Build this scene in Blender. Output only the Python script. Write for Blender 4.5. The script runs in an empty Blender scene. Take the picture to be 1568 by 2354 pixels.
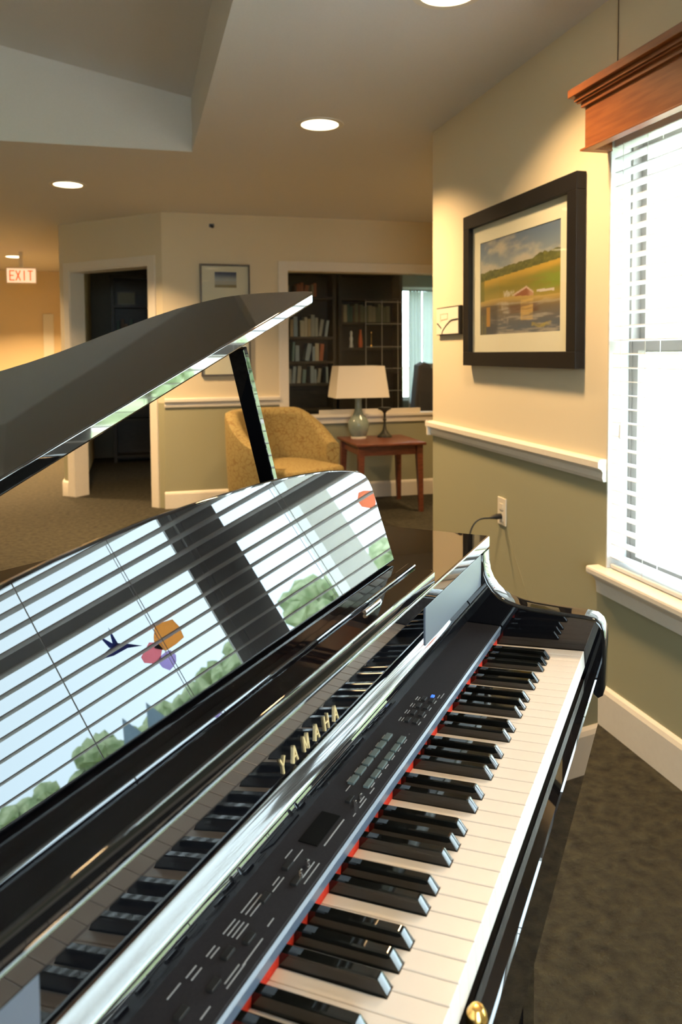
import bpy, bmesh, math, random
from mathutils import Vector, Matrix
random.seed(7)
PI = math.pi
scn = bpy.context.scene
COL = scn.collection

# ------------------------------------------------------------------ helpers
def rad(a): return a * PI / 180.0

class MB:
    """collects shapes, then links them as ONE mesh object"""
    def __init__(s): s.bm = bmesh.new()
    def box(s, x0, x1, y0, y1, z0, z1, rot=None, bev=0):
        t = bmesh.new()
        v = [t.verts.new(p) for p in ((x0,y0,z0),(x1,y0,z0),(x1,y1,z0),(x0,y1,z0),(x0,y0,z1),(x1,y0,z1),(x1,y1,z1),(x0,y1,z1))]
        for f in ((0,3,2,1),(4,5,6,7),(0,1,5,4),(1,2,6,5),(2,3,7,6),(3,0,4,7)): t.faces.new([v[i] for i in f])
        if bev: bmesh.ops.bevel(t, geom=t.edges[:], offset=bev, segments=2, profile=.5, affect='EDGES')
        return s._add(t, rot)
    def _add(s, t, rot=None):
        if rot is not None: bmesh.ops.transform(t, matrix=rot, verts=t.verts)
        me = bpy.data.meshes.new('tmp'); t.to_mesh(me); t.free()
        s.bm.from_mesh(me); bpy.data.meshes.remove(me); return s
    def prism(s, pts, a0, a1, axis='x', rot=None, bev=0, seg=3):
        """polygon pts extruded along axis; pts are the two other coordinates in order"""
        t = bmesh.new()
        def mk(p, a):
            if axis == 'x': return (a, p[0], p[1])
            if axis == 'y': return (p[0], a, p[1])
            return (p[0], p[1], a)
        A = [t.verts.new(mk(p, a0)) for p in pts]; B = [t.verts.new(mk(p, a1)) for p in pts]
        n = len(pts)
        t.faces.new(A[::-1]); t.faces.new(B)
        for i in range(n): t.faces.new((A[i], A[(i+1) % n], B[(i+1) % n], B[i]))
        bmesh.ops.recalc_face_normals(t, faces=t.faces)
        if bev:
            ed = [e for e in t.edges if (e.verts[0] in A) == (e.verts[1] in A)]
            bmesh.ops.bevel(t, geom=ed, offset=bev, segments=seg, profile=.5, affect='EDGES')
        return s._add(t, rot)
    def lathe(s, prof, cx=0, cy=0, n=32, rot=None, caps=True):
        t = bmesh.new(); rings = []
        for r, z in prof:
            rings.append([t.verts.new((cx + r*math.cos(2*PI*i/n), cy + r*math.sin(2*PI*i/n), z)) for i in range(n)])
        for a, b in zip(rings, rings[1:]):
            for i in range(n): t.faces.new((a[i], a[(i+1) % n], b[(i+1) % n], b[i]))
        if caps: t.faces.new(rings[0][::-1]); t.faces.new(rings[-1])
        bmesh.ops.remove_doubles(t, verts=t.verts, dist=1e-6)
        bmesh.ops.recalc_face_normals(t, faces=t.faces)
        return s._add(t, rot)
    def tube(s, pts, r, n=8, rot=None):
        pts = [Vector(p) for p in pts]; t = bmesh.new(); rings = []
        for i, p in enumerate(pts):
            d = (pts[min(i+1, len(pts)-1)] - pts[max(i-1, 0)]).normalized()
            u = d.cross(Vector((0, 0, 1)));
            if u.length < 1e-3: u = d.cross(Vector((0, 1, 0)))
            u.normalize(); w = d.cross(u)
            rr = r[i] if isinstance(r, (list, tuple)) else r
            rings.append([t.verts.new(p + u*rr*math.cos(2*PI*k/n) + w*rr*math.sin(2*PI*k/n)) for k in range(n)])
        for a, b in zip(rings, rings[1:]):
            for k in range(n): t.faces.new((a[k], a[(k+1) % n], b[(k+1) % n], b[k]))
        t.faces.new(rings[0]); t.faces.new(rings[-1])
        bmesh.ops.recalc_face_normals(t, faces=t.faces)
        return s._add(t, rot)
    def build(s, name, m, parent=None, smooth=False, loc=(0, 0, 0), rot=(0, 0, 0)):
        me = bpy.data.meshes.new(name); s.bm.to_mesh(me); s.bm.free()
        if smooth:
            for p in me.polygons: p.use_smooth = True
            try: me.set_sharp_from_angle(angle=rad(smooth if smooth is not True else 35))
            except Exception: pass
            for p in me.polygons: p.use_smooth = not (len(p.vertices) > 4 or p.area > .012)
        me.materials.append(m)
        o = bpy.data.objects.new(name, me); COL.objects.link(o)
        o.location = loc; o.rotation_euler = rot
        if parent is not None: o.parent = parent
        return o

def tag(o, label=None, cat=None, group=None, kind=None):
    if label: o['label'] = label
    if cat: o['category'] = cat
    if group: o['group'] = group
    if kind: o['kind'] = kind
    return o
def thing(name, label, cat, loc=(0, 0, 0), rz=0, group=None):
    o = bpy.data.objects.new(name, None); COL.objects.link(o)
    o.empty_display_size = .05; o.location = loc; o.rotation_euler = (0, 0, rz)
    return tag(o, label, cat, group)
def struct(o): return tag(o, kind='structure')

# ------------------------------------------------------------------ materials
def mat(name, col, rough=.6, metal=0, ior=1.5, spec=None, coat=0, trans=0, emit=None, estr=0):
    m = bpy.data.materials.new(name); m.use_nodes = True
    b = m.node_tree.nodes['Principled BSDF']
    b.inputs['Base Color'].default_value = (*col, 1); b.inputs['Roughness'].default_value = rough
    b.inputs['Metallic'].default_value = metal; b.inputs['IOR'].default_value = ior
    if spec is not None: b.inputs['Specular IOR Level'].default_value = spec
    if coat: b.inputs['Coat Weight'].default_value = coat
    if trans: b.inputs['Transmission Weight'].default_value = trans
    if emit: b.inputs['Emission Color'].default_value = (*emit, 1); b.inputs['Emission Strength'].default_value = estr
    return m
def nodes(m): return m.node_tree.nodes, m.node_tree.links, m.node_tree.nodes['Principled BSDF']
def noise_mix(m, c1, c2, scale, detail=4, lo=.35, hi=.65, bump=0, coord='Object', stretch=(1, 1, 1), dist=.01):
    N, L, b = nodes(m)
    tc = N.new('ShaderNodeTexCoord'); mp = N.new('ShaderNodeMapping'); mp.inputs['Scale'].default_value = stretch
    nz = N.new('ShaderNodeTexNoise'); nz.inputs['Scale'].default_value = scale; nz.inputs['Detail'].default_value = detail
    r = N.new('ShaderNodeValToRGB'); r.color_ramp.elements[0].position = lo; r.color_ramp.elements[1].position = hi
    r.color_ramp.elements[0].color = (*c1, 1); r.color_ramp.elements[1].color = (*c2, 1)
    L.new(tc.outputs[coord], mp.inputs[0]); L.new(mp.outputs[0], nz.inputs['Vector']); L.new(nz.outputs['Fac'], r.inputs[0]); L.new(r.outputs[0], b.inputs['Base Color'])
    if bump:
        bp = N.new('ShaderNodeBump'); bp.inputs['Strength'].default_value = bump; bp.inputs['Distance'].default_value = dist
        L.new(nz.outputs['Fac'], bp.inputs['Height']); L.new(bp.outputs[0], b.inputs['Normal'])
    return m

CREAM = (.80, .70, .51); SAGE = (.37, .36, .235); WHITE = (.86, .80, .70)
M = {}
M['gloss'] = mat('polished_ebony', (.004, .004, .005), .015, ior=1.62)
M['lid'] = mat('polished_lid', (.006, .0055, .005), .03, ior=2.5)
M['rail'] = mat('polished_rail', (.004, .004, .005), .07, ior=2.05)
M['frame_taupe'] = mat('taupe_window_frame', (.30, .275, .25), .45)
M['desk'] = mat('polished_ebony_board', (.004, .004, .005), .005, ior=1.62)
M['satin_black'] = mat('satin_black', (.012, .012, .013), .3)
M['panel'] = noise_mix(mat('charcoal_plastic', (.018, .018, .022), .6, spec=.22), (.015, .015, .019), (.019, .019, .023), 400, 2)
M['panel_edge'] = mat('blue_grey_edge', (.10, .13, .18), .28, ior=1.6)
M['slate'] = mat('slate_satin', (.10, .115, .15), .45)
M['white_key'] = noise_mix(mat('ivory_resin', (.8, .76, .72), .28), (.775, .73, .685), (.80, .755, .71), 30, 2)
M['black_key'] = mat('ebony_resin', (.005, .0055, .005), .05, ior=1.62)
M['felt'] = noise_mix(mat('red_felt', (.8, .05, .02), .9), (.72, .03, .012), (.86, .06, .025), 900, 3)
M['brass'] = mat('brass', (.85, .52, .16), .22, metal=1)
M['gold_letter'] = mat('gold_letter', (.80, .58, .30), .35, metal=.6)
M['chrome'] = mat('chrome', (.8, .8, .82), .12, metal=1)
M['mark'] = mat('panel_print', (.30, .31, .33), .5)
M['btn'] = mat('grey_button', (.09, .12, .12), .35)
M['btn_dark'] = mat('dark_button', (.012, .012, .012), .4)
M['screen'] = mat('screen_glass', (.003, .003, .003), .6, spec=.1)
M['led'] = mat('blue_led', (.02, .06, .5), .3, emit=(.05, .18, 1), estr=1.6)

def wall_mat():
    m = mat('painted_wall_two_tone', CREAM, .75); N, L, b = nodes(m)
    g = N.new('ShaderNodeTexCoord'); s = N.new('ShaderNodeSeparateXYZ'); c = N.new('ShaderNodeMath'); c.operation = 'GREATER_THAN'; c.inputs[1].default_value = .85
    mx = N.new('ShaderNodeMix'); mx.data_type = 'RGBA'; mx.inputs['A'].default_value = (*SAGE, 1); mx.inputs['B'].default_value = (*CREAM, 1)
    nz = N.new('ShaderNodeTexNoise'); nz.inputs['Scale'].default_value = 180; bp = N.new('ShaderNodeBump'); bp.inputs['Strength'].default_value = .08; bp.inputs['Distance'].default_value = .002
    L.new(g.outputs['Object'], s.inputs[0]); L.new(s.outputs['Z'], c.inputs[0]); L.new(c.outputs[0], mx.inputs['Factor']); L.new(mx.outputs['Result'], b.inputs['Base Color'])
    L.new(g.outputs['Object'], nz.inputs['Vector']); L.new(nz.outputs['Fac'], bp.inputs['Height']); L.new(bp.outputs[0], b.inputs['Normal'])
    return m
M['wall'] = wall_mat()
M['cream'] = noise_mix(mat('cream_paint', CREAM, .75), (.78, .62, .36), (.80, .64, .38), 150, 2, bump=.05, dist=.002)
M['ceiling'] = noise_mix(mat('ceiling_paint', (.82, .80, .79), .85), (.81, .79, .775), (.83, .81, .795), 120, 2, bump=.05, dist=.002)
M['trim'] = noise_mix(mat('trim_enamel', WHITE, .38), (.86, .80, .70), (.88, .82, .72), 60, 2)
M['carpet'] = noise_mix(mat('olive_carpet', (.075, .07, .045), .95), (.014, .012, .006), (.052, .047, .027), 30, 9, .3, .7, bump=1.0, stretch=(1, 1, 1), dist=.02)
M['dark_room'] = noise_mix(mat('library_wall', (.20, .19, .15), .85), (.19, .18, .145), (.21, .20, .155), 80, 2)
M['wood_dark'] = noise_mix(mat('dark_walnut', (.035, .03, .022), .45), (.028, .024, .018), (.045, .038, .028), 14, 5, stretch=(1, 1, 8))
M['wood_red'] = noise_mix(mat('cherry_wood', (.16, .05, .025), .32), (.12, .035, .018), (.21, .065, .032), 9, 6, stretch=(2, 12, 12))
M['wood_orange'] = noise_mix(mat('stained_oak', (.36, .12, .03), .38), (.20, .058, .014), (.30, .095, .024), 7, 6, .3, .7, stretch=(12, 1.2, 14))
M['frame_black'] = mat('black_frame_lacquer', (.008, .007, .007), .5, spec=.3)
M['frame_bronze'] = mat('bronze_frame', (.09, .07, .05), .35, metal=.4)
M['mat_board'] = mat('mat_board', (.86, .79, .66), .8)
M['vinyl'] = mat('white_vinyl', (.88, .88, .86), .35)
M['slat'] = mat('white_blind_slat', (.90, .90, .90), .4)
M['cord_white'] = mat('white_cord', (.8, .8, .78), .6)
M['shade'] = mat('linen_shade', (.88, .80, .66), .9)
M['celadon'] = noise_mix(mat('celadon_glaze', (.27, .33, .28), .16), (.22, .29, .25), (.31, .36, .30), 12, 4)
M['iron'] = noise_mix(mat('aged_iron', (.03, .03, .022), .5), (.02, .02, .015), (.06, .06, .04), 30, 4)
M['plate'] = mat('ivory_plastic', (.80, .74, .62), .35)
M['cable'] = mat('black_rubber', (.012, .012, .012), .5)
M['wire'] = mat('brown_wire', (.10, .06, .03), .6)
M['putty'] = mat('putty_wire', (.34, .32, .21), .7)
M['grass'] = noise_mix(mat('lawn_grass', (.13, .22, .05), .9), (.30, .36, .16), (.48, .52, .28), .6, 6)
M['leaf'] = noise_mix(mat('tree_leaves', (.10, .2, .05), .9), (.22, .30, .14), (.50, .56, .34), 2.5, 6)
M['bark'] = mat('tree_bark', (.12, .09, .06), .9)
M['path'] = mat('concrete_path', (.55, .50, .44), .9)
M['bounce_ground'] = noise_mix(mat('bounce_concrete', (.7, .69, .66), .9), (.62, .56, .48), (.68, .62, .53), 3, 4)
M['steel_grid'] = mat('grid_metal', (.42, .40, .37), .4, metal=.3)
M['curtain'] = mat('sheer_curtain', (.8, .84, .84), .9)
M['grey_fabric'] = noise_mix(mat('charcoal_fabric', (.13, .12, .13), .9), (.12, .11, .12), (.15, .138, .148), 200, 2)
M['tan_fabric'] = mat('tan_fabric', (.42, .30, .15), .9)

def glass_mat():
    m = bpy.data.materials.new('window_glass'); m.use_nodes = True; nt = m.node_tree; nt.nodes.clear()
    o = nt.nodes.new('ShaderNodeOutputMaterial'); t = nt.nodes.new('ShaderNodeBsdfTransparent'); g = nt.nodes.new('ShaderNodeBsdfGlossy'); g.inputs['Roughness'].default_value = 0
    f = nt.nodes.new('ShaderNodeFresnel'); f.inputs['IOR'].default_value = 1.45; x = nt.nodes.new('ShaderNodeMixShader')
    t.inputs[0].default_value = (.96, .98, .97, 1)
    ge = nt.nodes.new('ShaderNodeNewGeometry'); iv = nt.nodes.new('ShaderNodeMath'); iv.operation = 'SUBTRACT'; iv.inputs[0].default_value = 1; mu = nt.nodes.new('ShaderNodeMath'); mu.operation = 'MULTIPLY'
    nt.links.new(ge.outputs['Backfacing'], iv.inputs[1]); nt.links.new(f.outputs[0], mu.inputs[0]); nt.links.new(iv.outputs[0], mu.inputs[1])
    nt.links.new(mu.outputs[0], x.inputs[0]); nt.links.new(t.outputs[0], x.inputs[1]); nt.links.new(g.outputs[0], x.inputs[2]); nt.links.new(x.outputs[0], o.inputs[0])
    return m
M['glass'] = glass_mat()
def translucent(name, col, fac=.5):
    m = bpy.data.materials.new(name); m.use_nodes = True; nt = m.node_tree; nt.nodes.clear()
    o = nt.nodes.new('ShaderNodeOutputMaterial'); t = nt.nodes.new('ShaderNodeBsdfTranslucent'); d = nt.nodes.new('ShaderNodeBsdfDiffuse'); x = nt.nodes.new('ShaderNodeMixShader')
    t.inputs[0].default_value = (*col, 1); d.inputs[0].default_value = (*col, 1); x.inputs[0].default_value = 1 - fac
    nt.links.new(t.outputs[0], x.inputs[1]); nt.links.new(d.outputs[0], x.inputs[2]); nt.links.new(x.outputs[0], o.inputs[0]); return m
M['slat'] = translucent('white_blind_slat_pvc', (.94, .94, .94), .25)
M['sheer'] = translucent('sheer_curtain_cloth', (.24, .26, .26), .5)

def chair_fabric():
    m = mat('ochre_crackle_fabric', (.45, .30, .09), .85); N, L, b = nodes(m)
    tc = N.new('ShaderNodeTexCoord'); nz = N.new('ShaderNodeTexNoise'); nz.inputs['Scale'].default_value = 9; nz.inputs['Detail'].default_value = 3
    ad = N.new('ShaderNodeMixRGB'); ad.blend_type = 'ADD'; ad.inputs[0].default_value = .12
    br = N.new('ShaderNodeTexVoronoi'); br.feature = 'DISTANCE_TO_EDGE'; br.distance = 'CHEBYCHEV' if hasattr(br, 'distance') else br.distance
    br.inputs['Scale'].default_value = 26
    r = N.new('ShaderNodeValToRGB'); r.color_ramp.elements[0].position = .0; r.color_ramp.elements[1].position = .07
    r.color_ramp.elements[0].color = (.20, .115, .035, 1); r.color_ramp.elements[1].color = (.33, .25, .095, 1)
    mx = N.new('ShaderNodeMixRGB'); mx.blend_type = 'MULTIPLY'; mx.inputs[0].default_value = .6
    L.new(tc.outputs['Object'], nz.inputs['Vector']); L.new(tc.outputs['Object'], ad.inputs[1]); L.new(nz.outputs['Color'], ad.inputs[2])
    L.new(ad.outputs[0], br.inputs['Vector']); L.new(br.outputs['Distance'], r.inputs[0]); L.new(r.outputs[0], mx.inputs[1]); L.new(nz.outputs['Color'], mx.inputs[2]); L.new(r.outputs[0], b.inputs['Base Color'])
    return m
M['ochre'] = chair_fabric()

# ------------------------------------------------------------------ camera (eye height 1.24 m, above the bass end of the keyboard)
F = 1766.0; TH = rad(3.0); RO = rad(-.4); AZ = rad(14.8)
right = Vector((1, 0, 0)); fwd = Vector((0, math.cos(TH), -math.sin(TH))); up = Vector((0, math.sin(TH), math.cos(TH)))
r_ = right*math.cos(RO) + up*math.sin(RO); u_ = -right*math.sin(RO) + up*math.cos(RO)
Rz = Matrix.Rotation(-AZ, 3, 'Z')
r_, u_, f_ = Rz @ r_, Rz @ u_, Rz @ fwd
cam_d = bpy.data.cameras.new('camera'); cam = bpy.data.objects.new('camera', cam_d); COL.objects.link(cam)
mw = Matrix.Identity(4)
for i in range(3): mw[i][0] = r_[i]; mw[i][1] = u_[i]; mw[i][2] = -f_[i]
mw[0][3], mw[1][3], mw[2][3] = 0, 0, 1.24
cam.matrix_world = mw
cam_d.sensor_width = 36; cam_d.sensor_fit = 'AUTO'; cam_d.lens = F/2354*36
cy = 811 + F*math.tan(TH); cam_d.shift_y = -(1177 - cy)/2354; cam_d.clip_start = .02; cam_d.clip_end = 300
cam_d.dof.use_dof = True; cam_d.dof.focus_distance = 1.15; cam_d.dof.aperture_fstop = 8.0
scn.camera = cam

# ------------------------------------------------------------------ room shell (X right, Y away, metres)
FYY = -2.02; CZ = 2.357; XW = 1.475; YB = 6.27; YC = 3.72
mb = MB(); mb.box(-5.2, XW+.14, FYY, YC, -.06, 0); mb.box(-5.2, 2.85, YC, YB+.13, -.06, 0); mb.box(-5.2, 4.5, YB+.13, 9.72, -.06, 0); mb.box(-5.2, 3.0, 9.72, 11.2, -.06, 0); struct(mb.build('floor', M['carpet']))
# ceiling with a tray opening
TX0, TX1, TY0, TY1 = -2.75, .315, .6, 4.385
mb = MB()
mb.box(TX1, XW+.25, FYY, YC-.14, CZ, CZ+.1); mb.box(TX1, 2.95, YC-.14, YB+.13, CZ, CZ+.1); mb.box(TX1, 4.6, YB+.13, 9.75, CZ, CZ+.1); mb.box(TX1, 3.0, 9.75, 11.2, CZ, CZ+.1); mb.box(-5.2, TX0, FYY, 11.2, CZ, CZ+.1)
mb.box(TX0, TX1, FYY, TY0, CZ, CZ+.1); mb.box(TX0, TX1, TY1, 11.2, CZ, CZ+.1)
struct(mb.build('ceiling', M['ceiling']))
xm = (TX0+TX1)/2; zr = 2.65; zt = 2.65 + .2*(TX1-xm)
mb = MB()
mb.prism([(TX1, CZ+.1), (TX1+.05, CZ+.1), (TX1+.05, zr+.05), (TX1, zr)], TY0-.05, TY1+.05, 'y')
mb.prism([(TX0-.05, CZ+.1), (TX0, CZ+.1), (TX0, zr), (TX0-.05, zr+.05)], TY0-.05, TY1+.05, 'y')
gable = [(TX0-.05, CZ+.1), (TX1+.05, CZ+.1), (TX1+.05, zr+.03), (xm, zt+.05), (TX0-.05, zr+.03)]
mb.prism(gable, TY1, TY1+.05, 'y'); mb.prism(gable, TY0-.05, TY0, 'y')
mb.prism([(TX1+.05, zr-.01), (TX1+.05, zr+.05), (xm, zt+.05), (TX0-.05, zr+.05), (TX0-.05, zr-.01), (xm, zt)], TY0-.05, TY1+.05, 'y')
struct(mb.build('trim_7', M['ceiling']))

WZ0, WZ1 = .50, 1.95          # window opening heights
WA = (1.155, 2.19); WB = (.05, 1.085)
mb = MB()
T = .14
mb.box(XW, XW+T, WA[1], YC, 0, CZ); mb.box(XW, XW+T, FYY, WB[0], 0, CZ)
for w in ((WB[0], WA[1]),):
    mb.box(XW, XW+T, w[0], w[1], 0, WZ0); mb.box(XW, XW+T, w[0], w[1], WZ1, CZ)
struct(mb.build('wall_right', M['wall']))
mb = MB(); mb.box(XW+T, 2.85, YC-T, YC, 0, CZ); struct(mb.build('wall_alcove', M['wall']))
mb = MB(); mb.box(2.75, 2.85, YC, YB, 0, CZ); mb.box(4.4, 4.5, YB, 9.7, 0, CZ); struct(mb.build('wall_east', M['wall']))
# back wall with the library window opening
LX0, LX1, LZ0, LZ1 = 1.208, 2.66, .70, 1.915
mb = MB()
mb.box(.2, LX0, YB, YB+.13, 0, CZ); mb.box(LX1, 4.4, YB, YB+.13, 0, CZ)
mb.box(LX0, LX1, YB, YB+.13, 0, LZ0); mb.box(LX0, LX1, YB, YB+.13, LZ1, CZ)
struct(mb.build('wall_back', M['wall']))
# 45 degree wall with the doorway
R45 = Matrix.Translation((.2, YB, 0)) @ Matrix.Rotation(rad(135), 4, 'Z')     # local x runs along the wall, local -y into the library
D0, D1, DZ = .135, 1.055, 1.955
mb = MB()
mb.box(0, D0, -.13, 0, 0, CZ, rot=R45); mb.box(D1, 1.19, -.13, 0, 0, CZ, rot=R45); mb.box(D0, D1, -.13, 0, DZ, CZ, rot=R45)
struct(mb.build('wall_doorway', M['wall']))
xe, ye = .2-1.19*math.sqrt(.5), YB+1.19*math.sqrt(.5)
mb = MB(); mb.box(xe, xe+.12, ye+.06, 11, 0, CZ); struct(mb.build('wall_corridor', M['cream']))
mb = MB(); mb.box(-5.2, 2.9, 11, 11.1, 0, CZ); mb.box(2.8, 2.9, 9.7, 11, 0, CZ); struct(mb.build('wall_far', M['cream']))
mb = MB(); mb.box(-5.2, -5.1, FYY, 11, 0, CZ); struct(mb.build('wall_left', M['wall']))
FX0, FX1, FY = -.75, .65, -1.9
mb = MB(); mb.box(-5.1, FX0, FY-.12, FY, 0, CZ); mb.box(FX1, XW, FY-.12, FY, 0, CZ); mb.box(FX0, FX1, FY-.12, FY, 0, WZ0); mb.box(FX0, FX1, FY-.12, FY, WZ1+.1, CZ); struct(mb.build('wall_front', M['wall']))
mb = MB(); 
for x in (FX0, (FX0+FX1)/2-.03, FX1-.06): mb.box(x, x+.06, FY-.09, FY-.03, WZ0, WZ1+.1)
for z in (WZ0, 1.25, WZ1+.05): mb.box(FX0+.06, (FX0+FX1)/2-.03, FY-.09, FY-.03, z, z+.05); mb.box((FX0+FX1)/2+.03, FX1-.06, FY-.09, FY-.03, z, z+.05)
w5 = struct(mb.build('window_5', M['trim'])); MB().box(FX0+.06, FX1-.06, FY-.062, FY-.058, WZ0+.04, WZ1+.06).build('pane', M['glass'], w5)  # unseen window behind the camera, added to brighten the ceiling

# ---- mouldings
RAIL = [(0, 0), (.012, 0), (.016, .012), (.014, .03), (.020, .040), (.032, .046), (.032, .066), (.024, .074), (0, .074)]
def rail(name, along, fixed, a0, a1, sgn, z=.812, prof=RAIL):
    mb = MB(); pts = [(fixed + sgn*p[0], z + p[1]) for p in prof]
    mb.prism(pts, a0, a1, along); return mb
b1 = rail('', 'y', XW, WA[1]+.0, YC+.03, -1); b1.prism([(YC+p[0], .812+p[1]) for p in RAIL], XW-.03, 2.75, 'x')
struct(b1.build('trim_1', M['trim'], smooth=30))
b1 = rail('', 'x', YB, .20, LX0-.08, -1)
struct(b1.build('trim_2', M['trim'], smooth=30))
BASE = [(0, 0), (.016, 0), (.016, .115), (.011, .128), (.004, .135), (0, .135)]
b1 = rail('', 'y', XW, FYY+.13, YC+.016, -1, 0, BASE); struct(b1.build('baseboard_right', M['trim'], smooth=30))
b1 = rail('', 'x', YB, .19, 2.75, -1, 0, BASE); struct(b1.build('baseboard_back', M['trim'], smooth=30))
mb = MB(); mb.prism([(p[0], p[1]) for p in BASE], D1+.075, 1.20, 'x', rot=R45); struct(mb.build('baseboard_doorway', M['trim'], smooth=30))
mb = MB(); mb.box(xe-.016, xe, ye+.0, 11, 0, .13); struct(mb.build('baseboard_corridor', M['trim']))
mb = MB(); mb.prism([(YC+p[0], p[1]) for p in BASE], XW, 2.75, 'x'); struct(mb.build('baseboard_alcove', M['trim'], smooth=30))
# doorway casing (jamb liners and flat casing)
mb = MB()
mb.box(D0-.07, D0, 0, .018, 0, DZ+.07, rot=R45, bev=.003); mb.box(D1, D1+.07, 0, .018, 0, DZ+.07, rot=R45, bev=.003); mb.box(D0, D1, 0, .018, DZ, DZ+.07, rot=R45, bev=.003)
mb.box(D0, D0+.012, -.14, .012, 0, DZ, rot=R45); mb.box(D1-.012, D1, -.14, .012, 0, DZ, rot=R45); mb.box(D0+.012, D1-.012, -.14, .012, DZ-.012, DZ, rot=R45)
struct(mb.build('door_1', M['trim']))
# library window casing, sill and pane
w = struct(MB().box(0, .001, 0, .001, 0, .001).build('tmp', M['trim'])); bpy.data.objects.remove(w)
mb = MB()
mb.box(LX0-.08, LX0, YB-.018, YB, .655, LZ1+.08, bev=.003); mb.box(LX0, LX1+.08, YB-.018, YB, LZ1, LZ1+.08, bev=.003); mb.box(LX1, LX1+.08, YB-.018, YB, .655, LZ1, bev=.003)
mb.box(LX0, LX1, YB-.018, YB-.002, .645, LZ0, bev=.003); mb.box(LX0, LX1, YB-.035, YB+.13, LZ0-.005, LZ0+.018, bev=.004)
libw = struct(mb.build('window_3', M['trim']))
MB().box(LX0+.002, LX1-.002, YB+.06, YB+.064, LZ0+.02, LZ1-.002).build('pane', M['glass'], libw)

# ---- daylight windows in the right wall: frame, sashes, panes, sill
def make_window(n, y0, y1):
    mb = MB(); xo = XW+.075
    for a, b in ((y0, y0+.016), (y1-.016, y1)): mb.box(xo, xo+.06, a, b, WZ0, WZ1)
    mb.box(xo, xo+.06, y0+.016, y1-.016, WZ0, WZ0+.035); mb.box(xo, xo+.06, y0+.016, y1-.016, WZ1-.035, WZ1)
    root = struct(mb.build('window_%d' % n, M['frame_taupe']))
    mid = 1.255
    for nm, z0, z1, x in (('lower_sash', WZ0+.035, mid+.02, xo+.005), ('upper_sash', mid-.02, WZ1-.035, xo+.032)):
        m2 = MB(); a, b = y0+.017, y1-.017
        m2.box(x, x+.025, a, a+.028, z0, z1); m2.box(x, x+.025, b-.028, b, z0, z1)
        m2.box(x, x+.025, a+.028, b-.028, z0, z0+.034); m2.box(x, x+.025, a+.028, b-.028, z1-.034, z1)
        s = m2.build(nm, M['frame_taupe'], root)
        MB().box(x+.010, x+.014, a+.026, b-.026, z0+.032, z1-.032).build('pane', M['glass'], s)
    return root
make_window(1, *WA); make_window(2, *WB)
struct(MB().box(XW+.072, XW+T, WB[1]+.0005, WA[0]-.0005, WZ0+.029, WZ1-.0005).build('trim_8', M['frame_taupe']))
for w, (y0, y1) in enumerate(((WB[0], WA[1]),)):
    mb = MB(); mb.box(XW-.045, XW+.075, y0-.04, y1+.05, WZ0+.0, WZ0+.028, bev=.008)
    mb.prism([(XW, WZ0-.06), (XW-.014, WZ0-.06), (XW-.018, WZ0-.02), (XW-.03, WZ0-.004), (XW-.03, WZ0), (XW, WZ0)], y0-.02, y1+.03, 'y')
    struct(mb.build('trim_%d' % (3+w), M['trim'], smooth=40))

struct(MB().box(XW+.001, XW+.074, WA[1]-.006, WA[1]-.0005, WZ0+.029, WZ1-.007).box(XW+.001, XW+.074, WB[0]+.0005, WB[0]+.006, WZ0+.029, WZ1-.007).box(XW+.001, XW+.074, WB[0]+.006, WA[1]-.006, WZ1-.006, WZ1-.0005).build('trim_9', M['vinyl']))
# ------------------------------------------------------------------ blinds, valances
def make_blind(y0, y1, label):
    root = thing('window_blind', label, 'blind', (XW+.035, (y0+y1)/2, WZ0+.03), group=None)
    h = (y1-y0)/2-.012; top = WZ1-WZ0-.045; x = 0
    mb = MB(); mb.box(-.03, .028, -h, h, top-.05, top-.002, bev=.003); mb.build('headrail', M['vinyl'], root)
    mb = MB(); n = 0; z = .035
    while z < top-.055:
        t = Matrix.Translation((0, 0, z)) @ Matrix.Rotation(rad(4), 4, 'Y')
        mb.box(-.025, .025, -h, h, -.0014, .0014, rot=t); z += .0443; n += 1
    s = mb.build('slats', M['slat'], root)
    mb = MB(); mb.box(-.026, .026, -h, h, .0005, .014, bev=.003); mb.build('bottom_rail', M['vinyl'], root)
    for yy in (-h+.17, -h+.555, -h+.81, h-.81, h-.50, h-.165):
        mb = MB()
        for xx in (-.0265, .0265): mb.tube([(xx, yy, .012), (xx, yy, top-.05)], .0011, 5)
        mb.build('ladder_cord', M['cord_white'], root)
    mb = MB(); mb.tube([(-.036, h-.06, top-.05), (-.038, h-.06, top-.6), (-.037, h-.062, top-.93)], .0012, 5)
    mb.lathe([(.001, top-.975), (.006, top-.97), (.004, top-.93), (.001, top-.925)], -.037, h-.062, 8); mb.build('pull_cord', M['cord_white'], root)
    return root
make_blind(WB[0], WA[1], 'wide white slatted blind over the window beside the large landscape picture')
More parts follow.
